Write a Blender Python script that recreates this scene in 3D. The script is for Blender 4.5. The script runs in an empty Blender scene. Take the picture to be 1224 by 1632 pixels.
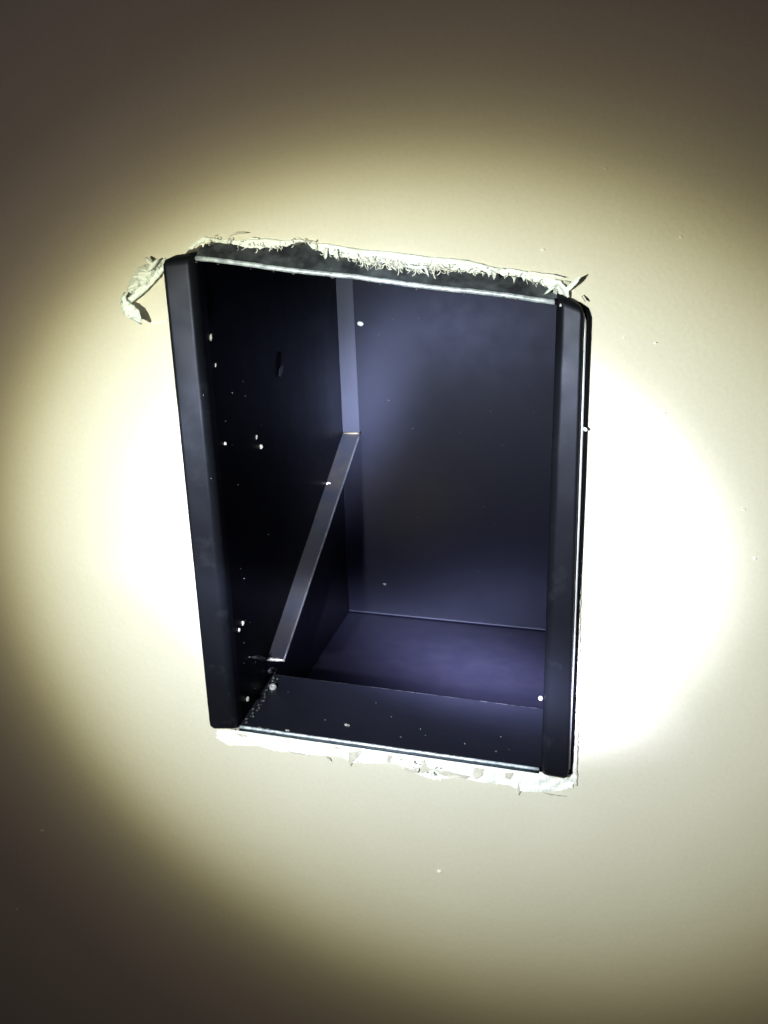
import bpy, bmesh, math, random
from mathutils import Vector, Matrix, noise

random.seed(11)
scene = bpy.context.scene
col = scene.collection
R = math.radians

# ------------------------------------------------------------------ camera
# wall plane is Y = 0 (into the wall = +Y, up = +Z); the camera stands 0.45 m in front of it
F_PX, PCX, PCY, DIST = 1300.0, 612.0, 816.0, 0.45
nrm = Vector((905 - PCX, 440 - PCY, F_PX)).normalized()          # +Y of the world, in camera axes (x right, y down, z ahead)
e = Vector((math.cos(.11), math.sin(.11), 0))
axX = (e - e.dot(nrm) * nrm).normalized()
axZ = -nrm.cross(axX)
CAM = Vector((0, -DIST, 0))

cam_data = bpy.data.cameras.new('camera')
cam = bpy.data.objects.new('camera', cam_data)
col.objects.link(cam)
cam_data.sensor_fit = 'VERTICAL'
cam_data.sensor_height = 36.0
cam_data.lens = 36.0 * F_PX / 1632.0
cam_data.clip_start = 0.01
cam_data.clip_end = 100
def cam_to_world(v):
    return Vector((v.dot(axX), v.dot(nrm), v.dot(axZ)))
xr, yu, zb_ = cam_to_world(Vector((1, 0, 0))), cam_to_world(Vector((0, -1, 0))), cam_to_world(Vector((0, 0, -1)))
m = Matrix.Identity(4)
for i in range(3):
    m[i][0], m[i][1], m[i][2], m[i][3] = xr[i], yu[i], zb_[i], CAM[i]
cam.matrix_world = m
scene.camera = cam

def ray(px, py):
    return cam_to_world(Vector((px - PCX, py - PCY, F_PX)))
def at(px, py, Y=0.0):
    r = ray(px, py)
    return CAM + r * ((Y + DIST) / r.y)

# ------------------------------------------------------------------ world, lamps, exposure
w = bpy.data.worlds.new('World')
scene.world = w
w.use_nodes = True
w.node_tree.nodes['Background'].inputs['Color'].default_value = (1.0, .80, .74, 1)
w.node_tree.nodes['Background'].inputs['Strength'].default_value = .020
scene.view_settings.view_transform = 'Standard'
scene.view_settings.look = 'None'
scene.view_settings.exposure = 0
scene.view_settings.gamma = 1
scene.cycles.max_bounces = 8
scene.cycles.glossy_bounces = 6
scene.cycles.caustics_reflective = True
scene.cycles.blur_glossy = 0.3
scene.cycles.sample_clamp_indirect = 4

TORCH = Vector((-.185, -.47, -.065))
def spot(name, loc, target, watt, half_deg, blend, color, radius=.012, sx=1.0, roll=0.0):
    d = bpy.data.lights.new(name, 'SPOT')
    d.energy, d.spot_size, d.spot_blend, d.color, d.shadow_soft_size = watt, R(2 * half_deg), blend, color, radius
    o = bpy.data.objects.new(name, d)
    col.objects.link(o)
    o.location = loc
    q = (Vector(target) - Vector(loc)).to_track_quat('-Z', 'Y')
    o.rotation_mode = 'QUATERNION'
    o.rotation_quaternion = q @ Matrix.Rotation(roll, 3, 'Z').to_quaternion()
    o.scale = (sx, 1, 1)
    return o
def beam(name, target, watt, half_deg, ax, ay, stops, rmax, roll=0.0, loc=TORCH, rad=.010):
    """a torch or accent beam: a spot lamp whose strength and colour follow the angle from its axis, as through a reflector"""
    o = spot(name, loc, target, watt, half_deg, .2, (1, 1, 1), rad, 1.0, roll)
    d = o.data
    d.use_nodes = True
    nt = d.node_tree
    N, Lk = nt.nodes, nt.links
    em = N['Emission']
    tc = N.new('ShaderNodeTexCoord')
    sp = N.new('ShaderNodeSeparateXYZ'); Lk.new(tc.outputs['Normal'], sp.inputs[0])
    def mth(op, a, b=None):
        q = N.new('ShaderNodeMath'); q.operation = op
        for k, v in enumerate((a, b)):
            if v is None: continue
            if isinstance(v, (int, float)): q.inputs[k].default_value = v
            else: Lk.new(v, q.inputs[k])
        return q.outputs[0]
    z = mth('MAXIMUM', mth('ABSOLUTE', sp.outputs['Z']), .05)
    x = mth('DIVIDE', mth('DIVIDE', sp.outputs['X'], z), ax)
    y = mth('DIVIDE', mth('DIVIDE', sp.outputs['Y'], z), ay)
    r = mth('SQRT', mth('ADD', mth('MULTIPLY', x, x), mth('MULTIPLY', y, y)))
    cr = N.new('ShaderNodeValToRGB')
    cr.color_ramp.interpolation = 'B_SPLINE'
    Lk.new(mth('DIVIDE', r, rmax), cr.inputs['Fac'])
    el = cr.color_ramp.elements
    while len(el) < len(stops): el.new(.5)
    for q, (p, c) in zip(el, stops):
        q.position = p / rmax
        q.color = (*c, 1)
    Lk.new(cr.outputs['Color'], em.inputs['Color'])
    Lk.new(mth('DIVIDE', 1.0, mth('POWER', z, 3.0)), em.inputs['Strength'])
    return o
beam('torch_hotspot', at(634, 862), 11.5, 40, .350, .266,
     [(0, (1.1, 1.17, 1.32)), (.72, (1.08, 1.14, 1.26)), (.93, (.98, 1.03, 1.10)), (1.0, (.45, .48, .48)), (1.05, (.10, .11, .09)), (1.2, (.04, .045, .034)), (1.5, (0, 0, 0)), (2, (0, 0, 0))], 2.0, .10)
beam('torch_spill', at(628, 914), 17.5, 70, .338, .290,
     [(0, (.82, .86, .85)), (.9, (.80, .84, .80)), (1.12, (.72, .75, .675)), (1.36, (.57, .585, .475)), (1.54, (.43, .425, .305)), (1.70, (.24, .221, .124)), (1.86, (.100, .087, .052)),
      (2.1, (.046, .037, .027)), (2.5, (.019, .0145, .0125)), (3.6, (.006, .005, .005))], 3.6, .05)
ACCENT = Vector((-.004, -.46, -.030))  # added accent lamps for the glow inside the box, no real source
def soft(name, loc, target, watt, ax, ay, color, roll=0.0):
    return beam(name, target, watt, 30, ax, ay, [(t, tuple(c * math.exp(-1.3 * t * t) * (t < 2.3) for c in color)) for t in (0, .3, .6, .9, 1.2, 1.5, 1.8, 2.3, 2.6)], 2.6, roll, loc, .004)
LOW, SIDE = Vector((-.03, -.46, -.135)), Vector((-.10, -.46, .0))
soft('accent_light_corner', ACCENT, at(573, 662, .29), 300.0, .050, .098, (.72, .80, 1.0), -.22)
soft('accent_light_top', LOW, at(700, 520, .29), 30.0, .10, .054, (.50, .57, 1.0))
soft('accent_light_crease', SIDE, at(660, 990, .285), 115.0, .16, .030, (.78, .84, 1.0))
soft('accent_light_floor', SIDE, at(760, 1065, .20), 580.0, .125, .040, (.72, .72, 1.0))

# ------------------------------------------------------------------ helpers
def tag(o, label=None, cat=None, group=None, kind=None):
    if label: o['label'] = label
    if cat: o['category'] = cat
    if group: o['group'] = group
    if kind: o['kind'] = kind
    return o
def empty(name, loc=(0, 0, 0)):
    o = bpy.data.objects.new(name, None)
    col.objects.link(o)
    o.location = loc
    o.empty_display_size = .02
    return o
def link(name, bm, mat, parent=None, smooth=False, recalc=True):
    if recalc:
        bmesh.ops.recalc_face_normals(bm, faces=bm.faces)
    me = bpy.data.meshes.new(name)
    bm.to_mesh(me)
    bm.free()
    me.materials.append(mat)
    if smooth:
        for p in me.polygons: p.use_smooth = True
    o = bpy.data.objects.new(name, me)
    col.objects.link(o)
    if parent is not None:
        o.parent = parent
        o.matrix_parent_inverse = parent.matrix_basis.inverted()
    return o
def slab(bm, pts, off):
    """polygon extruded by the vector off"""
    a = [bm.verts.new(p) for p in pts]
    b = [bm.verts.new(Vector(p) + Vector(off)) for p in pts]
    n = len(pts)
    bm.faces.new(a); bm.faces.new(b[::-1])
    for i in range(n):
        bm.faces.new((a[i], b[i], b[(i + 1) % n], a[(i + 1) % n]))
def grid(bm, rows):
    vs = [[bm.verts.new(p) for p in r] for r in rows]
    for i in range(len(vs) - 1):
        for j in range(len(vs[0]) - 1):
            bm.faces.new((vs[i][j], vs[i][j + 1], vs[i + 1][j + 1], vs[i + 1][j]))
    return vs
def tube(bm, pts, rad, seg=8, caps=True):
    pts = [Vector(p) for p in pts]
    rr = rad if isinstance(rad, (list, tuple)) else [rad] * len(pts)
    rings = []
    for i, p in enumerate(pts):
        t = (pts[min(i + 1, len(pts) - 1)] - pts[max(i - 1, 0)]).normalized()
        up = Vector((0, 1, 0)) if abs(t.y) < .9 else Vector((1, 0, 0))
        a = t.cross(up).normalized(); b = t.cross(a)
        rings.append([bm.verts.new(p + (a * math.cos(2 * math.pi * k / seg) + b * math.sin(2 * math.pi * k / seg)) * rr[i]) for k in range(seg)])
    for i in range(len(rings) - 1):
        for k in range(seg):
            bm.faces.new((rings[i][k], rings[i][(k + 1) % seg], rings[i + 1][(k + 1) % seg], rings[i + 1][k]))
    if caps:
        bm.faces.new(rings[0][::-1]); bm.faces.new(rings[-1])
def lump(bm, c, r, squash=(1, 1, 1), sub=1, rough=.35):
    k = bmesh.ops.create_icosphere(bm, subdivisions=sub, radius=1)
    for v in k['verts']:
        s = 1 + random.uniform(-rough, rough)
        v.co = Vector(c) + Vector((v.co.x * r * squash[0] * s, v.co.y * r * squash[1] * s, v.co.z * r * squash[2] * s))
def lerp(a, b, t): return a + (b - a) * t
def resample(poly, n):
    P = [Vector((p[0], p[1], 0)) for p in poly]
    L = [0]
    for i in range(1, len(P)): L.append(L[-1] + (P[i] - P[i - 1]).length)
    out = []
    for k in range(n):
        s = L[-1] * k / (n - 1)
        i = 1
        while i < len(P) - 1 and L[i] < s: i += 1
        t = (s - L[i - 1]) / max(L[i] - L[i - 1], 1e-9)
        q = P[i - 1].lerp(P[i], min(max(t, 0), 1))
        out.append((q.x, q.y))
    return out

# ------------------------------------------------------------------ materials
def mat(name):
    ma = bpy.data.materials.new(name)
    ma.use_nodes = True
    return ma, ma.node_tree, ma.node_tree.nodes['Principled BSDF']
def nz(nt, scale, detail=4, rough=.55, vec=None):
    n = nt.nodes.new('ShaderNodeTexNoise')
    n.inputs['Scale'].default_value = scale
    n.inputs['Detail'].default_value = detail
    n.inputs['Roughness'].default_value = rough
    if vec: nt.links.new(vec, n.inputs['Vector'])
    return n
def geo(nt):
    return nt.nodes.new('ShaderNodeNewGeometry').outputs['Position']
def ramp(nt, src, a, b, c0, c1):
    r = nt.nodes.new('ShaderNodeValToRGB')
    r.color_ramp.elements[0].position, r.color_ramp.elements[1].position = a, b
    r.color_ramp.elements[0].color, r.color_ramp.elements[1].color = (*c0, 1), (*c1, 1)
    nt.links.new(src, r.inputs['Fac'])
    return r
def bump(nt, bs, src, strength, dist):
    b = nt.nodes.new('ShaderNodeBump')
    b.inputs['Strength'].default_value, b.inputs['Distance'].default_value = strength, dist
    nt.links.new(src, b.inputs['Height'])
    nt.links.new(b.outputs['Normal'], bs.inputs['Normal'])
    return b

def black_paint(name, base, dust, dust_lo, dust_hi, rough, spec, dscale=90, bstr=.12):
    ma, nt, bs = mat(name)
    pos = geo(nt)
    n1 = nz(nt, dscale, 7, .65, pos)
    r = ramp(nt, n1.outputs['Fac'], dust_lo, dust_hi, base, dust)
    nt.links.new(r.outputs['Color'], bs.inputs['Base Color'])
    n2 = nz(nt, 60, 4, .6, pos)
    rr = ramp(nt, n2.outputs['Fac'], .3, .7, (rough - .015,) * 3, (rough + .03,) * 3)
    nt.links.new(rr.outputs['Color'], bs.inputs['Roughness'])
    bs.inputs['Specular IOR Level'].default_value = spec
    bs.inputs['Specular Tint'].default_value = (.66, .71, 1.0, 1)
    n3 = nz(nt, 900, 2, .5, pos)
    bump(nt, bs, n3.outputs['Fac'], bstr, .0004)
    return ma
M = {}
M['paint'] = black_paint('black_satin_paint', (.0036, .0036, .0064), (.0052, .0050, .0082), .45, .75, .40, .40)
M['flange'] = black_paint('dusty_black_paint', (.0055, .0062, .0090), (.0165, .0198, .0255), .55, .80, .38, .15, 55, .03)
M['floor'] = black_paint('lit_floor_black_paint', (.0085, .0085, .0165), (.0115, .0112, .0200), .4, .75, .44, .4, 50)  # box paint with raised base colour: torch light painted onto the floor
M['side'] = black_paint('shaded_black_paint', (.0025, .0025, .0042), (.0036, .0036, .0056), .45, .75, .45, .08)  # same black, darkened in colour for the shade on the left panel
M['brace'] = black_paint('worn_grey_paint', (.017, .019, .028), (.032, .028, .024), .40, .75, .36, .6, 45)
M['hem_light'] = black_paint('lit_grey_edge', (.04, .044, .055), (.08, .08, .085), .4, .7, .35, .6, 120)  # lighter grey paints the lit edge of the slanting strip
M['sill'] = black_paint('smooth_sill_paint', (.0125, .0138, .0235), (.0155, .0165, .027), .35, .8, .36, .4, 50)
M['dusty'] = black_paint('plaster_dusted_black_paint', (.022, .025, .030), (.13, .15, .175), .40, .82, .6, .3, 75)
M['hem'] = black_paint('dark_teal_hem', (.006, .014, .018), (.02, .04, .045), .4, .7, .4, .4)
M['slot'] = black_paint('recess_shade_and_rim', (.0015, .0015, .002), (.003, .003, .004), .4, .7, .7, .1)

ma, nt, bs = mat('metal_edge_highlight')
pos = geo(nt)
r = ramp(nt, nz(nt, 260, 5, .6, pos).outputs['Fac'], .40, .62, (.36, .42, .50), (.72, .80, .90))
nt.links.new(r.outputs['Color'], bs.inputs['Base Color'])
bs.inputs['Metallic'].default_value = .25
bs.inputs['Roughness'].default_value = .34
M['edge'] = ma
ma, nt, bs = mat('bead_highlight')
bs.inputs['Base Color'].default_value = (.62, .66, .72, 1)  # pale base colour draws the highlight line along the flange
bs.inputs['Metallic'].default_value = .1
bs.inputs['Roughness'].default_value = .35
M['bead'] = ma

ma, nt, bs = mat('scuffed_dark_edge')
pos = geo(nt)
r = ramp(nt, nz(nt, 200, 5, .6, pos).outputs['Fac'], .40, .7, (.02, .022, .028), (.12, .13, .15))
nt.links.new(r.outputs['Color'], bs.inputs['Base Color'])
bs.inputs['Metallic'].default_value = .3
bs.inputs['Roughness'].default_value = .32
M['dark_edge'] = ma

ma, nt, bs = mat('zinc')
bs.inputs['Base Color'].default_value = (.55, .56, .58, 1)
bs.inputs['Metallic'].default_value = .6
bs.inputs['Roughness'].default_value = .4
M['zinc'] = ma
ma, nt, bs = mat('tan_glint')
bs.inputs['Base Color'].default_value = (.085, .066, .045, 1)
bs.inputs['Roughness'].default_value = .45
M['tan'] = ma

ma, nt, bs = mat('cream_wall_paint')
pos = geo(nt)
r = ramp(nt, nz(nt, 7, 4, .6, pos).outputs['Fac'], .3, .7, (.69, .67, .595), (.735, .715, .645))
mx = nt.nodes.new('ShaderNodeMix'); mx.data_type = 'RGBA'; mx.blend_type = 'MULTIPLY'
mx.inputs['Factor'].default_value = 1
r2 = ramp(nt, nz(nt, 420, 3, .7, pos).outputs['Fac'], .3, .7, (.94, .94, .94), (1, 1, 1))
nt.links.new(r.outputs['Color'], mx.inputs['A']); nt.links.new(r2.outputs['Color'], mx.inputs['B'])
nt.links.new(mx.outputs['Result'], bs.inputs['Base Color'])
bs.inputs['Roughness'].default_value = .62
bs.inputs['Specular IOR Level'].default_value = .25
ad = nt.nodes.new('ShaderNodeMath'); ad.operation = 'ADD'
nt.links.new(nz(nt, 260, 3, .6, pos).outputs['Fac'], ad.inputs[0])
nt.links.new(nz(nt, 120, 3, .5, pos).outputs['Fac'], ad.inputs[1])
bump(nt, bs, ad.outputs[0], .20, .0009)
M['wall'] = ma

def papery(name, lo, hi, scale=150, bstr=.5):
    ma, nt, bs = mat(name)
    pos = geo(nt)
    n = nz(nt, scale, 6, .65, pos)
    r = ramp(nt, n.outputs['Fac'], .32, .62, lo, hi)
    nt.links.new(r.outputs['Color'], bs.inputs['Base Color'])
    bs.inputs['Roughness'].default_value = .85
    bs.inputs['Specular IOR Level'].default_value = .15
    bump(nt, bs, n.outputs['Fac'], bstr, .001)
    return ma
M['paper'] = papery('torn_white_paper', (.78, .86, .86), (.91, .97, .96))
M['fibre'] = papery('cream_paper_fibre', (.80, .82, .77), (.92, .94, .91), 300)
M['gypsum'] = papery('bare_white_plaster', (.82, .85, .86), (.93, .95, .96), 90)
M['flake'] = papery('grey_brown_flake', (.46, .45, .40), (.70, .69, .64), 220)
M['sealant'] = papery('white_sealant', (.72, .73, .76), (.86, .87, .89), 120)
M['dust'] = papery('grey_dust', (.05, .05, .055), (.16, .16, .16), 400)
M['speck'] = papery('white_speck', (.86, .86, .83), (.93, .93, .90), 400, .1)
M['crumb'] = papery('pale_plaster_crumb', (.24, .24, .25), (.50, .49, .48), 400)

# ------------------------------------------------------------------ the box frame: u across, v down, Y into the wall
TL, TR, BR, BL = Vector((-.2055, 0, -.0128)), Vector((-.0035, 0, -.0138)), Vector((.0330, 0, -.2903)), Vector((-.1640, 0, -.3067))
def B(u, v, Y):
    p = TL.lerp(TR, u).lerp(BL.lerp(BR, u), v)
    return Vector((p.x, Y, p.z))
LN = (BL - TL).cross(Vector((0, 1, 0))).normalized()              # normal of the left panel
if LN.x < 0: LN = -LN
def on_left(px, py, lift=0.0):
    r = ray(px, py)
    return CAM + r * ((TL - CAM).dot(LN) / r.dot(LN)) + LN * lift
SN = (B(1, 1, 0) - B(0, 1, 0)).cross(B(0, .988, .068) - B(0, 1, .002)).normalized()
if SN.z < 0: SN = -SN
def on_sill(px, py, lift=0.0):
    r = ray(px, py)
    return CAM + r * ((BL - CAM).dot(SN) / r.dot(SN)) + SN * lift
DEPTH, SILL, FLOORV = .2925, .068, 1.150
DV0, DY0, DV1, DY1 = .929, .0585, .515, .2921

# ------------------------------------------------------------------ wall with the cut hole (torn top edge)
hole_top = [(300, 399), (318, 391), (335, 387), (352, 386), (372, 390), (392, 393), (415, 393), (440, 394), (462, 391), (478, 386), (488, 386), (500, 396), (520, 404), (545, 408),
            (575, 412), (600, 417), (630, 423), (660, 426), (690, 428), (720, 431), (745, 434), (775, 436), (805, 438), (830, 441), (850, 447), (872, 455), (893, 468)]
hole = resample(hole_top, 90)
hole = [(x, y + random.uniform(-2.2, 2.2)) for x, y in hole]
hole_3d = [at(x, y) for x, y in hole]
hole_3d += [at(925, 500), at(918, 700), at(908, 950), at(900, 1222)]
hole_3d += [at(x, y) for x, y in resample([(862, 1236), (760, 1224), (640, 1208), (520, 1193), (400, 1176), (352, 1156)], 30)]
hole_3d += [at(335, 1000), at(310, 760), at(287, 520), at(280, 425)]
bm = bmesh.new()
cx = sum((p.x for p in hole_3d)) / len(hole_3d); cz = -.16
def outer(p):
    d = Vector((p.x - cx, 0, p.z - cz)); s = 1.6 / max(abs(d.x), abs(d.z))
    return Vector((cx + d.x * s, 0, cz + d.z * s))
back_ring = [bm.verts.new(p + Vector((0, .0125, 0))) for p in hole_3d]
rings = [back_ring, [bm.verts.new(p) for p in hole_3d]]
for f in (.02, .08, .25, 1.0):
    rings.append([bm.verts.new(p.lerp(outer(p), f)) for p in hole_3d])
n = len(hole_3d)
for a, b in zip(rings[:-1], rings[1:]):
    for i in range(n):
        bm.faces.new((a[i], b[i], b[(i + 1) % n], a[(i + 1) % n]))
wall = link('wall', bm, M['wall'], recalc=False)
wall.data.flip_normals()
tag(wall, 'cream painted plasterboard wall with a cut opening lit by a torch', kind='structure')

# ------------------------------------------------------------------ the black sheet metal box
box = tag(empty('duct_box', B(.5, 1, 0)), 'black painted sheet metal duct box let into the cream wall', 'duct box')
T = .0012
# left panel with its slanting rear edge
bm = bmesh.new()
slab(bm, [B(0, v, y) for v, y in ((-.01, .006), (1, .006), (1, .048), (DV0, DY0), (DV1, DY1), (-.01, DY1))], -LN * T)
left_panel = link('left_panel', bm, M['side'], box)
# deeper side of the cavity, behind the slanting edge
bm = bmesh.new()
slab(bm, [B(0, v, y) - LN * .0022 for v, y in ((0.0, .03), (FLOORV + .01, .03), (FLOORV + .01, DEPTH + .004), (0, DEPTH + .004))], -LN * T)
link('cavity_side_panel', bm, M['paint'], box)
# right panel
bm = bmesh.new()
slab(bm, [B(1, v, y) for v, y in ((-.01, .003), (FLOORV + .01, .003), (FLOORV + .01, DEPTH + .004), (-.01, DEPTH + .004))], (T, 0, 0))
link('right_panel', bm, M['paint'], box)
# back panel, rolled into the floor at the bottom
bm = bmesh.new()
rad, rows = .0025, []
for vv in [i / 24 for i in range(25)]:
    rows.append([B(u, lerp(-.01, FLOORV - .024, vv), DEPTH) for u in [-.01 + 1.02 * k / 12 for k in range(13)]])
for k in range(1, 9):
    a = math.pi / 2 * k / 8
    rows.append([B(u, FLOORV - .024, DEPTH) + Vector((0, -rad + rad * math.cos(a), -rad * math.sin(a))) for u in [-.01 + 1.02 * j / 12 for j in range(13)]])
grid(bm, rows)
bp = black_paint('warm_smear_black_paint', (.0014, .0015, .0040), (.0021, .0021, .0048), .45, .75, .46, .16)
nt = bp.node_tree; bs = nt.nodes['Principled BSDF']
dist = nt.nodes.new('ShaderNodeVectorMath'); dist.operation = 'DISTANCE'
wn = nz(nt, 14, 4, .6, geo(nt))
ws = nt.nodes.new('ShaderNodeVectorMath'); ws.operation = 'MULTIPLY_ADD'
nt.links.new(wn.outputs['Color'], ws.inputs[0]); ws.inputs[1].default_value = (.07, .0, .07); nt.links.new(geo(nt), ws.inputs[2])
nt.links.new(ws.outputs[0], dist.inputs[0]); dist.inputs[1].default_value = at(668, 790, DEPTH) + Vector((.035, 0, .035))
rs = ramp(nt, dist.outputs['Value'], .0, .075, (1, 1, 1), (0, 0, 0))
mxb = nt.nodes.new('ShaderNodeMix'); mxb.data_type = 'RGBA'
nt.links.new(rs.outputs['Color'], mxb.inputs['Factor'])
nt.links.new(bs.inputs['Base Color'].links[0].from_socket, mxb.inputs['A']); mxb.inputs['B'].default_value = (.0080, .0060, .0050, 1)  # brown patch in the base colour stands for a warm reflection
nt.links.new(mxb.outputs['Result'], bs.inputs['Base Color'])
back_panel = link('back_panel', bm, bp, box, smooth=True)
# floor panel of the cavity
zoff = Vector((0, 0, -rad))
bm = bmesh.new()
slab(bm, [B(-.01, FLOORV - .024, DEPTH - rad) + zoff, B(1.01, FLOORV - .024, DEPTH - rad) + zoff,
          B(1.01, FLOORV - .024, SILL - .002) + zoff, B(-.01, FLOORV - .024, SILL - .002) + zoff], (0, 0, -T))
link('floor_panel', bm, M['floor'], box)
# sill and the drop behind it
bm = bmesh.new()
slab(bm, [B(0, 1, .002), B(1, 1, .002), B(1, .988, SILL), B(0, .988, SILL)], (0, 0, -T))
sill = link('sill_panel', bm, M['sill'], box)
bm = bmesh.new()
tube(bm, [B(u, .9915, SILL) for u in (.006, .3, .6, .985)], .0011, 10)
link('sill_fold', bm, M['dark_edge'], sill, smooth=True)
bm = bmesh.new()
slab(bm, [B(0, .9985, SILL - .003), B(1, .9985, SILL - .003), B(1, FLOORV, SILL - .003), B(0, FLOORV, SILL - .003)], (0, -T, 0))
link('sill_riser', bm, M['paint'], box)
# top panel and its flange, bent up and back behind the torn edge of the wall
bm = bmesh.new()
slab(bm, [B(-.012, 0, .0008), B(1.012, 0, .0008), B(1.012, 0, DEPTH), B(-.012, 0, DEPTH)], (0, 0, .0012))
link('top_panel', bm, M['paint'], box)
bm = bmesh.new()
rows = []
for k in range(9):
    t = k / 8
    rows.append([B(lerp(-.004, 1.0, j / 40), 0, .0003 + .0150 * t ** 1.15) + Vector((0, .0004 * noise.noise(Vector((j * .4, k * .7, 2))), .0012 + .0175 * t)) for j in range(41)])
grid(bm, rows)
link('top_flange', bm, M['dusty'], box, smooth=True)
# rolled metal edges, their highlight put into the pale base colour
bm = bmesh.new()
tube(bm, [B(u, 0, 0) + Vector((0, -.0006, .0004 + .0003 * math.sin(u * 17) * (u > .02) + random.uniform(-.00012, .00012))) for u in [-.002 + 1.0 * k / 40 for k in range(41)]], .0014, 12)
link('top_edge', bm, M['edge'], box, smooth=True)
bm = bmesh.new()
tube(bm, [B(u, 1, 0) + Vector((0, -.0006, random.uniform(-.0001, .0001))) for u in [.004 + .99 * k / 40 for k in range(41)]], .0010, 10)
link('bottom_edge', bm, M['edge'], box, smooth=True)

bm = bmesh.new()
tube(bm, [B(u, 1, 0) + Vector((0, -.0008, -.0018)) for u in [.004 + .99 * k / 20 for k in range(21)]], .0010, 8)
link('bottom_hem', bm, M['hem'], box, smooth=True)

# strip folded along the rear edge of the left panel: upright length, then the slanting length
bm = bmesh.new()
SW = .0155
slab(bm, [B(0, -.01, DY1 - .0001), B(0, -.01, DY1 - .0001) + Vector((SW, 0, 0)), B(0, DV1 - .004, DY1 - .0001) + Vector((SW + .001, 0, 0)), B(0, DV1 - .004, DY1 - .0001)], (0, .0003, 0))
link('upright_strip', bm, M['paint'], box)
bm = bmesh.new()
d0, d1 = B(0, DV0, DY0), B(0, DV1, DY1)
dirn = (d1 - d0).normalized()
nup = LN.cross(dirn).normalized()
if nup.z < 0: nup = -nup
rows = []
for k in range(21):
    t = k / 20
    p = d0.lerp(d1, t) - nup * .0004
    wd = lerp(.0132, .0172, t)
    wob = nup * (.0006 * noise.noise(Vector((t * 9, 3, 1))))
    rows.append([p + LN * (wd * s) + wob + nup * (.0011 if s > .97 else 0) for s in (0, .25, .5, .75, .93, .985, 1.0)])
vs = grid(bm, rows)
r_ = bmesh.ops.extrude_face_region(bm, geom=bm.faces[:])
for v in [g for g in r_['geom'] if isinstance(g, bmesh.types.BMVert)]: v.co -= nup * .0010
strip = link('slanting_strip', bm, M['brace'], box)
bm = bmesh.new()
tube(bm, [r3[-1] + nup * .0002 for r3 in rows], .0009, 8)
link('strip_hem', bm, M['hem_light'], strip, smooth=True)
bm = bmesh.new()
tube(bm, [d0 + LN * s - dirn * .0006 for s in (.0002, .004, .009, .0134)], [.0011, .0013, .0013, .0011], 10)
link('strip_end', bm, M['zinc'], strip, smooth=True)
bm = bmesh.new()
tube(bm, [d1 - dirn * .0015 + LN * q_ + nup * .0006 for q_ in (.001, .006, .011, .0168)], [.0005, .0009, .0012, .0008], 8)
link('strip_glint', bm, M['tan'], strip, smooth=True)  # tan tube painted as the warm reflected glint on the strip
bm = bmesh.new()
c0 = on_left(422, 1048, .0008)
tube(bm, [on_left(396, 1047, .0006), on_left(406, 1047, .0012), on_left(414, 1049, .0014), on_left(420, 1050, .001)], [.0006, .0013, .0014, .0010], 8)
link('strip_tab', bm, M['dark_edge'], strip, smooth=True)
bm = bmesh.new()
for k in range(9):
    lump(bm, on_left(426 + random.uniform(-6, 10), 1066 + random.uniform(-4, 6), .002), random.uniform(.0006, .0014))
link('weld_spatter', bm, M['dark_edge'], box)

# side flanges: pressed strips with rounded ends that lap over the wall
def flange(name, ot, ob, it, ib, side, nst=60):
    """ot, ob, it, ib: outer and inner edge, top and bottom (points on the wall plane)"""
    r = .0058
    bm = bmesh.new()
    L = (ob - ot).length
    rows = []
    for k in range(nst + 1):
        q = k / nst
        s = (1 - math.cos(math.pi * q)) / 2
        s = lerp(s, q, .35)
        dd = min(s, 1 - s) * L
        ins = r - math.sqrt(max(r * r - (r - min(dd, r)) ** 2, 0))       # rounded corners in outline
        sag = .0042 * (1 - min(dd / .0035, 1)) ** 2                       # rounded over at the ends
        o, i_ = ot.lerp(ob, s), it.lerp(ib, s)
        ax = (i_ - o).normalized()
        wd = (i_ - o).length
        o2 = o + ax * ins
        w2 = wd - ins
        prof = [(0, .0006), (0.0001, -.0026), (.0004, -.0036), (.0010, -.0041), (.0020, -.0043)]
        mid = [(lerp(.0026, w2 - .0050, t), -.0043) for t in (0, .05, .12, .5, .88, .95, 1)]
        arc = [(w2 - .0050 + .0050 * math.sin(a), .0006 - .0050 * math.cos(a)) for a in [math.pi / 2 * j / 8 for j in range(1, 9)]]
        tail = [(w2, .0075)]
        row = []
        for x, y in prof + mid + arc + tail:
            wob = .00025 * noise.noise(Vector((x * 90, s * 22, side)))
            row.append(o2 + ax * x + Vector((0, min(y + sag, .0075) + wob, 0)))
        rows.append(row)
    grid(bm, rows)
    for rr in (rows[0], rows[-1]):
        pass
    return link(name, bm, M['flange'], box, smooth=True)
flange('side_flange', at(262, 409, -.003), at(338, 1161, -.003), B(0, -.012, 0), B(0, 1.006, 0), 1)
fr = flange('side_flange', at(931, 484, -.003), at(906, 1241, -.003), B(1, -.018, 0), B(1, 1.012, 0), 2)
# back plate rim and pale bead painted as the highlight round the right flange
rim_px = [(884, 481), (893, 479), (912, 483), (926, 488), (936, 496), (938, 508), (936, 560), (933, 640), (929, 760), (924, 880), (919, 1000), (915, 1100), (912, 1180), (909, 1232)]
bm = bmesh.new()
tube(bm, [at(x, y, -.0006) for x, y in resample(rim_px, 60)], .0017, 8)
link('flange_rim', bm, M['slot'], fr, smooth=True)
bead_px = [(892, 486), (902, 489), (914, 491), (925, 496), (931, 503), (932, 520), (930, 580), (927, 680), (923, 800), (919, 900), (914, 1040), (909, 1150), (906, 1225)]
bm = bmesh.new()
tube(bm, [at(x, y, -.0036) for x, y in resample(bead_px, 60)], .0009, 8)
link('highlight_bead', bm, M['bead'], fr, smooth=True)

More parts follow.
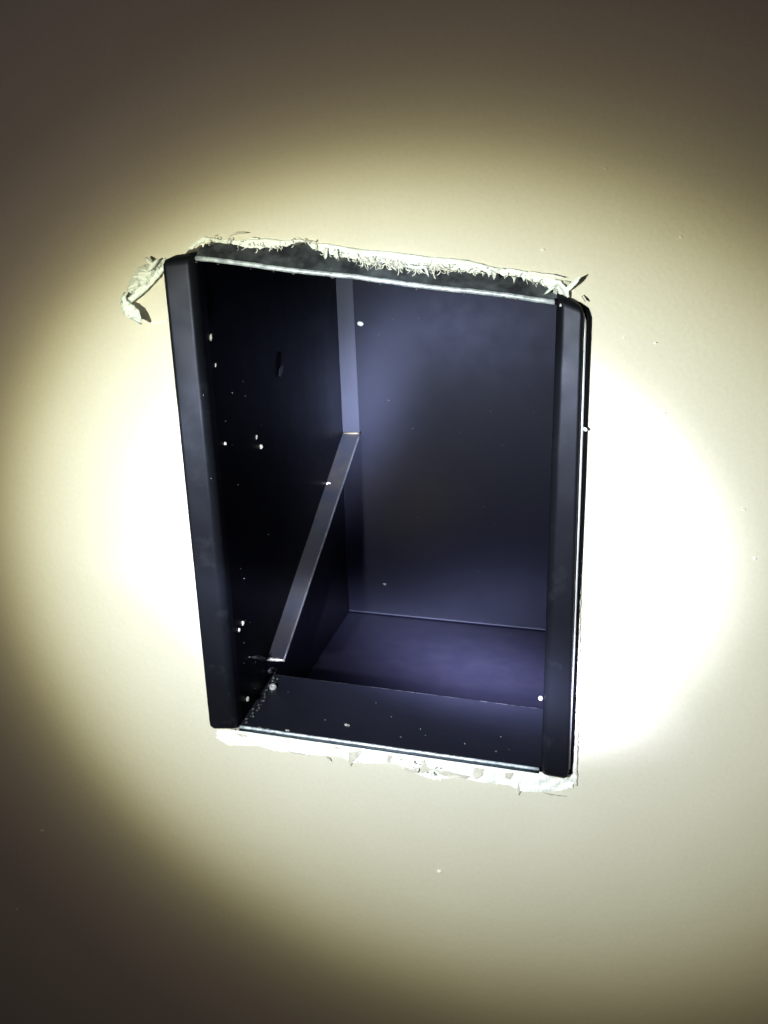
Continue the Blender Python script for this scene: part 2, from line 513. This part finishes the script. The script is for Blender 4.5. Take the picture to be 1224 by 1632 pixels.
# rivets
def rivet(c, nrm_, rad_, parent):
    bm = bmesh.new()
    up = Vector((0, 0, 1)) if abs(nrm_.z) < .9 else Vector((0, 1, 0))
    a = nrm_.cross(up).normalized(); b = nrm_.cross(a)
    prev = None
    for rr, h in ((1.0, 0), (1.0, .35), (.8, .62), (.5, .66), (.34, .30), (.30, .28)):
        ring = [bm.verts.new(c + (a * math.cos(math.tau * k / 12) + b * math.sin(math.tau * k / 12)) * rad_ * rr + nrm_ * rad_ * h) for k in range(12)]
        if prev:
            for k in range(12): bm.faces.new((prev[k], prev[(k + 1) % 12], ring[(k + 1) % 12], ring[k]))
        prev = ring
    bm.faces.new(prev)
    return link('rivet', bm, M['zinc'], parent, smooth=False)
pr = on_left(522, 772, .001)
rivet(pr + (CAM - pr).normalized() * .0035, (CAM - pr).normalized(), .0022, box)
pr = on_sill(435, 1097, .0008)
rivet(pr, (SN * .6 + (CAM - pr).normalized()).normalized(), .0027, box)
rivet(at(862, 1113, -.0005), Vector((-.75, -.6, .25)).normalized(), .0015, box)

# dimple and slot in the left panel: black plates stand for their shaded hollows
def slot(px0, py0, px1, py1, wpx, name='slot'):  # flat black plate standing for the shaded hollow
    bm = bmesh.new()
    ring = []
    for k in range(16):
        a = math.tau * k / 16
        x = (px0 + px1) / 2 + math.cos(a) * wpx + (py0 + py1 - 2 * (py0 + py1) / 2) * 0
        y = (py0 + py1) / 2 + math.sin(a) * abs(py1 - py0) / 2
        x += (px1 - px0) * (math.sin(a) * .5)
        ring.append(on_left(x, y, .0002))
    slab(bm, ring, LN * .0002)
    return link(name, bm, M['slot'], left_panel)
slot(334, 452, 332, 508, 5.5, 'dimple_shade')
slot(446, 560, 443, 588, 3.0)
bm = bmesh.new()
slab(bm, [on_left(x, y, .0003) for x, y in ((444.5, 588), (447.5, 582), (449.5, 583), (448, 592), (445.5, 600), (443.5, 599))], LN * .0008)
link('slot_tab', bm, M['brace'], left_panel)

# ------------------------------------------------------------------ dust and crumbs inside the box
bm = bmesh.new()
for k in range(28):
    py = random.uniform(560, 1140); t = (py - 415) / 745
    px = lerp(330, 395, t) + abs(random.gauss(0, 55))
    lim = 548 if py < 690 else lerp(545, 428, (py - 690) / 370)
    if px < lim - 4: lump(bm, on_left(px, py, .0001), random.uniform(.00012, .0004), (1, 1, 1.3))
for k in range(70):                                                   # left flange
    py = random.uniform(430, 1150); t = (py - 410) / 750
    lump(bm, at(lerp(268, 343, t) + random.uniform(2, 44) * random.random() ** 1.3, py, -.0044), random.uniform(.00015, .0004), (1, 1, 1.4))
for k in range(40):
    py = random.uniform(500, 1200); t = (py - 490) / 750
    lump(bm, at(lerp(893, 872, t) + random.uniform(0, 30), py, -.0044), random.uniform(.00012, .0003), (1, 1, 1.4))
for k in range(11):                                                   # sill
    px = 400 + 440 * random.random() ** 1.8; t = (px - 400) / 460
    lump(bm, on_sill(px, lerp(1090, 1150, t) + random.uniform(0, 66), .0001), random.uniform(.0002, .00055), (1.4, 1.2, .7))
for k in range(16):                                                   # back panel and floor
    px, py = random.uniform(600, 860), random.uniform(500, 960)
    lump(bm, at(px, py, DEPTH), random.uniform(.0002, .0006), (1, .6, 1))
for k in range(22):                                                   # caught along the top and bottom edges
    u = random.random()
    lump(bm, B(u, 0, -.0012) + Vector((0, 0, random.uniform(-.0018, .0006))), random.uniform(.0003, .0008), (1.6, 1, .8))
for k in range(18):
    u = random.random()
    lump(bm, B(u, 1, -.0004) + Vector((0, 0, random.uniform(.0006, .0016))), random.uniform(.0003, .0007), (1.8, 1, .7))
tag(link('plaster_dust', bm, M['dust']), 'fine pale plaster dust speckled over the black box', 'dust', kind='stuff')

def crumb(c, r_, label, squash=(1, .7, 1), name='plaster_crumb', group=None, material='crumb'):
    bm = bmesh.new()
    lump(bm, c, r_ * .82, squash, 2, .16)
    tag(link(name, bm, M[material], smooth=False), label, 'crumb', group)
G1 = 'larger crumbs inside the box'
crumb(on_left(335, 538, .0005), .0013, 'pale elongated crumb high on the left panel beside the flange', (.8, .8, 1.9), group=G1)
crumb(on_left(343, 582, .0003), .0010, 'small grey crumb on the left panel below the elongated crumb', (.7, .7, 1.6), group=G1)
crumb(on_left(358, 707, .0004), .0012, 'round white crumb near the left flange at mid height', group=G1)
crumb(on_left(415, 712, .0005), .0018, 'largest pale crumb in the middle of the dark left panel', (1, .8, 1), group=G1)
crumb(on_left(408, 697, .0004), .0012, 'dim grey crumb just above the largest crumb on the left panel', (.7, .7, 1.5), group=G1)
crumb(on_left(386, 993, .0005), .0013, 'upper crumb of a pair low on the left panel beside the flange', (.8, .7, 1.6), group=G1)
crumb(on_left(380, 1004, .0005), .0012, 'lower crumb of a pair low on the left panel beside the flange', (.8, .7, 1.5), group=G1)
crumb(on_sill(405, 1104, .0012), .0019, 'rounded pale lump in the left corner of the sill', (.8, .9, 1.2), group=G1)
crumb(on_left(392, 1114, .0012), .0019, 'hooked pale lump against the left panel just above the sill corner', (.7, .7, 1.3), group=G1)
crumb(on_sill(553, 1156, .0003), .0015, 'flat white crumb lying on the sill left of centre', (1.6, .9, .5), group=G1)
crumb(on_sill(458, 1165, .0005), .0012, 'white crumb on the front rim of the sill at the left', (1.6, .9, .6), group=G1)
crumb(at(574, 516, DEPTH - .004), .0030, 'pale fleck stuck high on the back of the box beside the left corner', (1.2, .35, .8), group=G1)
crumb(at(613, 931, DEPTH - .001), .0022, 'dim round fleck low on the back of the box', (1, .35, .7), group=G1, material='dust')
G2 = 'specks stuck on the wall'
for x, y, r_, lab in ((67, 1324, .0019, 'white speck on the dim wall at lower left'),
                      (27, 1449, .0015, 'grey speck nearest the lower left corner of the wall'),
                      (700, 1389, .0022, 'pale raised nib on the wall below the box'),
                      (1045, 547, .0014, 'bright white dot on the wall right of the box top'),
                      (995, 538, .0011, 'faint speck left of the bright dot on the right wall'),
                      (964, 268, .0010, 'tiny speck highest on the wall at upper right'),
                      (1085, 378, .0011, 'tiny pale speck on the wall right of the highest one'),
                      (1185, 812, .0014, 'pale speck on the wall near the right border of the light patch'),
                      (1058, 658, .0014, 'pale speck on the right rim of the bright light patch'),
                      (1203, 890, .0013, 'lowest pale speck at the far right of the wall'),
                      (865, 398, .0015, 'pale paint nib on the wall above the box at right')):
    crumb(at(x, y, -.0002), r_ * .82, lab, (1.2, .6, .8), 'wall_speck', G2, 'speck')

# crusty ragged seam where sill meets left panel
bm = bmesh.new()
for k in range(34):
    t = k / 33
    px, py = lerp(389, 438, t ** .9), lerp(1154, 1080, t)
    lump(bm, on_sill(px + random.uniform(-2, 7), py + random.uniform(-3, 3), .0006), random.uniform(.0004, .0011), (1, 1.2, .6))
link('crusty_seam', bm, M['dust'], box)

# ------------------------------------------------------------------ torn paper along the top
def ribbon(bm, up, lo, n, rows_, ybase, yamp, tooth=0.0, jag=0.0, seed=0, ylift_lo=0.0, thick=.0004):
    U, Lw = resample(up, n), resample(lo, n)
    g = []
    for i in range(n):
        j = random.uniform(-jag, jag)
        th = tooth * (.45 * noise.noise(Vector((i * .31, seed, 3))) + .25 * noise.noise(Vector((i * .9, seed, 7))) + (random.uniform(.5, 1.3) if random.random() < .045 else 0))
        row = []
        for k in range(rows_):
            t = k / (rows_ - 1)
            x = lerp(U[i][0], Lw[i][0], t) + random.uniform(-.4, .4)
            y = lerp(U[i][1] + j, Lw[i][1] + th, t)
            yy = ybase + yamp * noise.noise(Vector((x * .06, y * .11, seed))) + yamp * .5 * noise.noise(Vector((x * .3, y * .4, seed + 5))) + ylift_lo * t * t
            row.append(at(x, y, min(yy, -.0001)))
        g.append(row)
    grid(bm, g)
    r_ = bmesh.ops.extrude_face_region(bm, geom=bm.faces[:])
    for v in [q for q in r_['geom'] if isinstance(q, bmesh.types.BMVert)]: v.co.y += thick

fringe = tag(empty('torn_paper_fringe', at(600, 405)), 'ragged white torn paper fringe hanging along the top of the opening', 'torn paper')
bm = bmesh.new()
paper_up = [(300, 394), (312, 384), (324, 377), (345, 381), (375, 383), (400, 381), (425, 380), (450, 384), (478, 381), (500, 388), (520, 388), (545, 393), (565, 396), (590, 399), (620, 401),
            (650, 405), (680, 409), (705, 411), (735, 413), (765, 420), (790, 427), (815, 428), (840, 433), (870, 440), (893, 447), (908, 458)]
paper_lo = [(302, 400), (318, 392), (335, 388), (352, 388), (375, 392), (395, 398), (420, 398), (440, 397), (462, 393), (478, 388), (488, 388), (500, 399), (520, 407), (545, 412),
            (575, 417), (600, 421), (630, 426), (660, 430), (690, 431), (720, 433), (745, 437), (775, 438), (805, 441), (830, 444), (850, 451), (872, 460), (896, 472)]
ribbon(bm, paper_up, [(x, y - 2.5) for x, y in paper_lo], 230, 6, -.0013, .0011, tooth=9, jag=.25, seed=2)
link('torn_paper_strip', bm, M['paper'], fringe, smooth=True)
bm = bmesh.new()
PLO = resample(paper_lo, 200)
for k in range(260):
    if random.random() < .5: i = int(random.gauss(113, 17))
    else: i = random.randint(6, 196)
    i = min(max(i, 2), 197)
    x, y = PLO[i]
    y += random.uniform(-12, 0)
    ln = random.uniform(4, 9) * (1.8 if 92 < i < 136 else 1)
    a = random.uniform(.2, 2.6); cur = random.uniform(-2.6, 2.6)
    pts = []
    yy = -.0015 - random.random() * .002
    for q_ in range(8):
        pts.append(at(x, y, min(yy, -.0004)))
        x += math.cos(a) * ln / 7; y += math.sin(a) * ln / 7; a += cur / 7 + random.uniform(-.35, .35)
        yy += random.uniform(-.0007, .0005)
    r0 = random.uniform(.00014, .00034)
    tube(bm, pts, [r0] * 5 + [r0 * .85, r0 * .6, r0 * .3], 4, True)
tag(link('paper_fibre', bm, M['fibre'], fringe), kind='stuff')
def shred(path, wpx, Y, name='paper_shred', parent=fringe, material='paper', curl=.0012):
    P = resample(path, 14)
    bm = bmesh.new(); g = []
    for i, (x, y) in enumerate(P):
        a, b = P[max(i - 1, 0)], P[min(i + 1, 13)]
        tx, ty = b[0] - a[0], b[1] - a[1]; L = math.hypot(tx, ty) or 1
        nx, ny = -ty / L, tx / L
        t = i / 13
        wv = wpx * min(1, 3.2 * (1 - t) + .12) * (1 + .25 * noise.noise(Vector((t * 8, wpx, x))))
        yb = lerp(Y[0], Y[1], t)
        g.append([at(x + nx * wv * s, y + ny * wv * s, min(yb - curl * abs(s) * 2, -.0003)) for s in (-.5, -.25, 0, .25, .5)])
    grid(bm, g)
    r_ = bmesh.ops.extrude_face_region(bm, geom=bm.faces[:])
    for v in [q for q in r_['geom'] if isinstance(q, bmesh.types.BMVert)]: v.co.y += .00035
    return link(name, bm, M[material], parent)
shred([(520, 396), (519, 404), (518, 414)], 5, (-.002, -.004))
shred([(534, 398), (535, 406), (536, 413)], 7, (-.002, -.003))
shred([(676, 424), (680, 434), (683, 441)], 4, (-.002, -.005))
shred([(650, 424), (664, 427), (682, 424)], 5, (-.003, -.004))
shred([(886, 455), (876, 462), (866, 470)], 4, (-.002, -.004))
shred([(889, 450), (900, 462), (905, 475)], 9, (-.002, -.003))

# loose splinters of paint and paper round the top right corner
def splinter(path, wpx, Y, label, material='paper', cat='paint splinter'):
    tag(shred(path, wpx, Y, 'paint_splinter', None, material, .0006), label, cat, 'loose splinters round the opening')
splinter([(898, 466), (910, 456), (925, 452 - 12)], 8, (-.002, -.009), 'pointed white splinter sticking up at the top right corner of the box')
splinter([(842, 436), (870, 440), (900, 443)], 7, (-.0012, -.0030), 'long flat cream sliver lifting above the top right of the opening', 'fibre')
splinter([(898, 449), (906, 451), (914, 456)], 4, (-.001, -.003), 'short grey sliver beside the long flat cream sliver', 'flake')
splinter([(928, 471), (931, 476), (934, 482)], 4, (-.001, -.004), 'tiny upright sliver above the right flange corner', 'flake')
splinter([(928, 682), (932, 684), (936, 687)], 5, (-.002, -.004), 'tiny white tab sticking out of the right flange side at mid height')
splinter([(366, 376), (378, 371), (397, 371)], 3.2, (-.0006, -.0014), 'thin brown lifted crack line in the wall above the box', 'flake')
splinter([(266, 511), (252, 514), (238, 515)], 3.2, (-.0006, -.0012), 'thin pale paint ridge on the wall left of the left flange', 'fibre')
splinter([(412, 381), (400, 380), (390, 384)], 3, (-.0022, -.0030), 'short curled sliver on the top left of the torn fringe', 'fibre')

# curl of torn paper at the upper left corner
curl = tag(empty('paper_curl', at(258, 418)), 'white curl of torn wall paper hanging off the upper left corner', 'paper curl')
def flap(name, path, widths, ys, bend, seed, material='paper'):
    n_ = 26
    P = resample(path, n_); bm = bmesh.new(); g = []
    for i, (x, y) in enumerate(P):
        a, b = P[max(i - 1, 0)], P[min(i + 1, n_ - 1)]
        tx, ty = b[0] - a[0], b[1] - a[1]; L = math.hypot(tx, ty) or 1
        nx, ny = -ty / L, tx / L
        t = i / (n_ - 1) * (len(widths) - 1); k = min(int(t), len(widths) - 2)
        wv = lerp(widths[k], widths[k + 1], t - k); yb = lerp(ys[k], ys[k + 1], t - k)
        wv *= 1 + .22 * noise.noise(Vector((i * .8, seed, 0))) + random.uniform(-.05, .05)
        row = []
        for s in [-.5 + q / 8 for q in range(9)]:
            yy = yb + bend * (s * s * 4) + .0020 * noise.noise(Vector((i * .35, s * 3, seed))) + .0010 * noise.noise(Vector((i * .9, s * 8, seed)))
            row.append(at(x + nx * wv * s, y + ny * wv * s, min(yy, -.0004)))
        g.append(row)
    grid(bm, g)
    r_ = bmesh.ops.extrude_face_region(bm, geom=bm.faces[:])
    for v in [q for q in r_['geom'] if isinstance(q, bmesh.types.BMVert)]: v.co.y += .00018
    return link(name, bm, M[material], curl)
flap('curled_flap', [(264, 412), (248, 424), (230, 437), (213, 456), (206, 466)], [7, 16, 30, 26, 10], [-.001, -.004, -.007, -.008, -.006], .0035, 1)
flap('curled_flap', [(266, 420), (247, 440), (230, 458), (212, 474), (200, 484)], [5, 11, 12, 11, 9], [-.001, -.002, -.004, -.004, -.004], -.0022, 4)
flap('hanging_tip', [(199, 466), (196, 480), (204, 493), (216, 503), (225, 517)], [4, 11, 22, 18, 2], [-.005, -.005, -.006, -.008, -.012], -.003, 7)
for pth in ([(232, 411), (239, 418), (246, 424)], [(204, 460), (213, 455), (222, 453)], [(252, 413), (244, 423), (236, 432)]):
    bm = bmesh.new()
    tube(bm, [at(x, y, -.0075) for x, y in resample(pth, 6)], [.0006, .0011, .0013, .0013, .0012, .0007], 8)
    link('rolled_edge', bm, M['paper'], curl, smooth=True)

# ------------------------------------------------------------------ bare chipped plaster under the bottom edge, sealant down the right side
chip = tag(empty('chipped_plaster_strip', at(620, 1215)), 'strip of bare white chipped plaster under the bottom edge of the box', 'chipped plaster')
bm = bmesh.new()
ribbon(bm, [(346, 1163), (380, 1164), (480, 1178), (600, 1195), (740, 1214), (862, 1231), (884, 1241), (906, 1242), (918, 1236)],
       [(344, 1176), (365, 1188), (410, 1189), (440, 1197), (490, 1202), (545, 1207), (560, 1216), (632, 1218), (650, 1228), (690, 1243), (730, 1239), (760, 1246), (810, 1251), (832, 1262), (880, 1262), (912, 1256)],
       200, 7, -.0010, .0010, tooth=3, jag=.5, seed=21)
link('plaster_strip', bm, M['gypsum'], chip)
def chip_flake(pts, Y=-.0019):
    bm = bmesh.new()
    slab(bm, [at(x, y, Y + random.uniform(-.0004, .0006)) for x, y in pts], (0, .0004, 0))
    link('paper_flake', bm, M['flake'], chip)
for pts in ([(633, 1220), (655, 1226), (672, 1222), (690, 1226), (680, 1232), (655, 1231), (640, 1225)], [(690, 1226), (712, 1230), (748, 1238), (742, 1242), (722, 1240), (700, 1234)],
            [(668, 1213), (676, 1212), (680, 1222), (690, 1230), (676, 1226)], [(756, 1224), (772, 1226), (768, 1236), (758, 1242), (752, 1234)], [(556, 1200), (578, 1196), (570, 1206), (562, 1214), (558, 1222), (555, 1212)],
            [(804, 1232), (818, 1232), (812, 1242), (806, 1240)], [(527, 1188), (538, 1192), (546, 1192), (534, 1195)], [(618, 1204), (624, 1205), (621, 1216), (616, 1214)], [(373, 1169), (388, 1171), (394, 1175), (384, 1174)],
            [(459, 1198), (474, 1201), (486, 1203), (470, 1202)], [(519, 1206), (526, 1209), (529, 1214), (523, 1211)], [(866, 1264), (890, 1268), (902, 1270), (880, 1269)], [(826, 1248), (829, 1262), (825, 1268), (823, 1258)]):
    chip_flake(pts)
bm = bmesh.new()
for k in range(12):
    px = random.uniform(640, 700) if k < 30 else random.uniform(520, 830)
    py = lerp(1192, 1242, (px - 520) / 310) + random.uniform(-4, 18)
    a = random.uniform(0, math.tau); ln = random.uniform(4, 11)
    tube(bm, [at(px + math.cos(a) * ln * s, py + math.sin(a) * ln * s * .6, -.0026 - .0015 * s * (1 - s) * 4) for s in (0, .35, .7, 1)], [.0003, .0005, .0004, .0002], 4)
tag(link('paper_fibre', bm, M['fibre'], chip), kind='stuff')

seal = tag(empty('sealant_strip', at(922, 1060)), 'thin white ragged sealant strip down the right side of the box', 'sealant')
bm = bmesh.new()
ribbon(bm, [(925, 852), (921, 950), (917, 1050), (913, 1150), (908, 1246)], [(927, 852), (927, 900), (925, 950), (924, 1010), (923, 1060), (921, 1120), (920, 1180), (919, 1250)], 160, 5, -.0012, .0008, tooth=0, jag=.6, seed=31)
link('sealant_smear', bm, M['sealant'], seal)
bm = bmesh.new()
pts = []
for k in range(150):
    t = k / 149
    x = lerp(926, 918, t) + 2.2 * noise.noise(Vector((k * .55, 3, 8))) + 1.0 * noise.noise(Vector((k * 1.7, 1, 2)))
    pts.append(at(x, lerp(856, 1252, t), -.0006 + .0006 * noise.noise(Vector((k * .8, 5, 5)))))
tube(bm, pts, [.0006 + .0004 * random.random() for _ in pts], 5)
link('sealant_ridge', bm, M['flake'], seal, smooth=True)
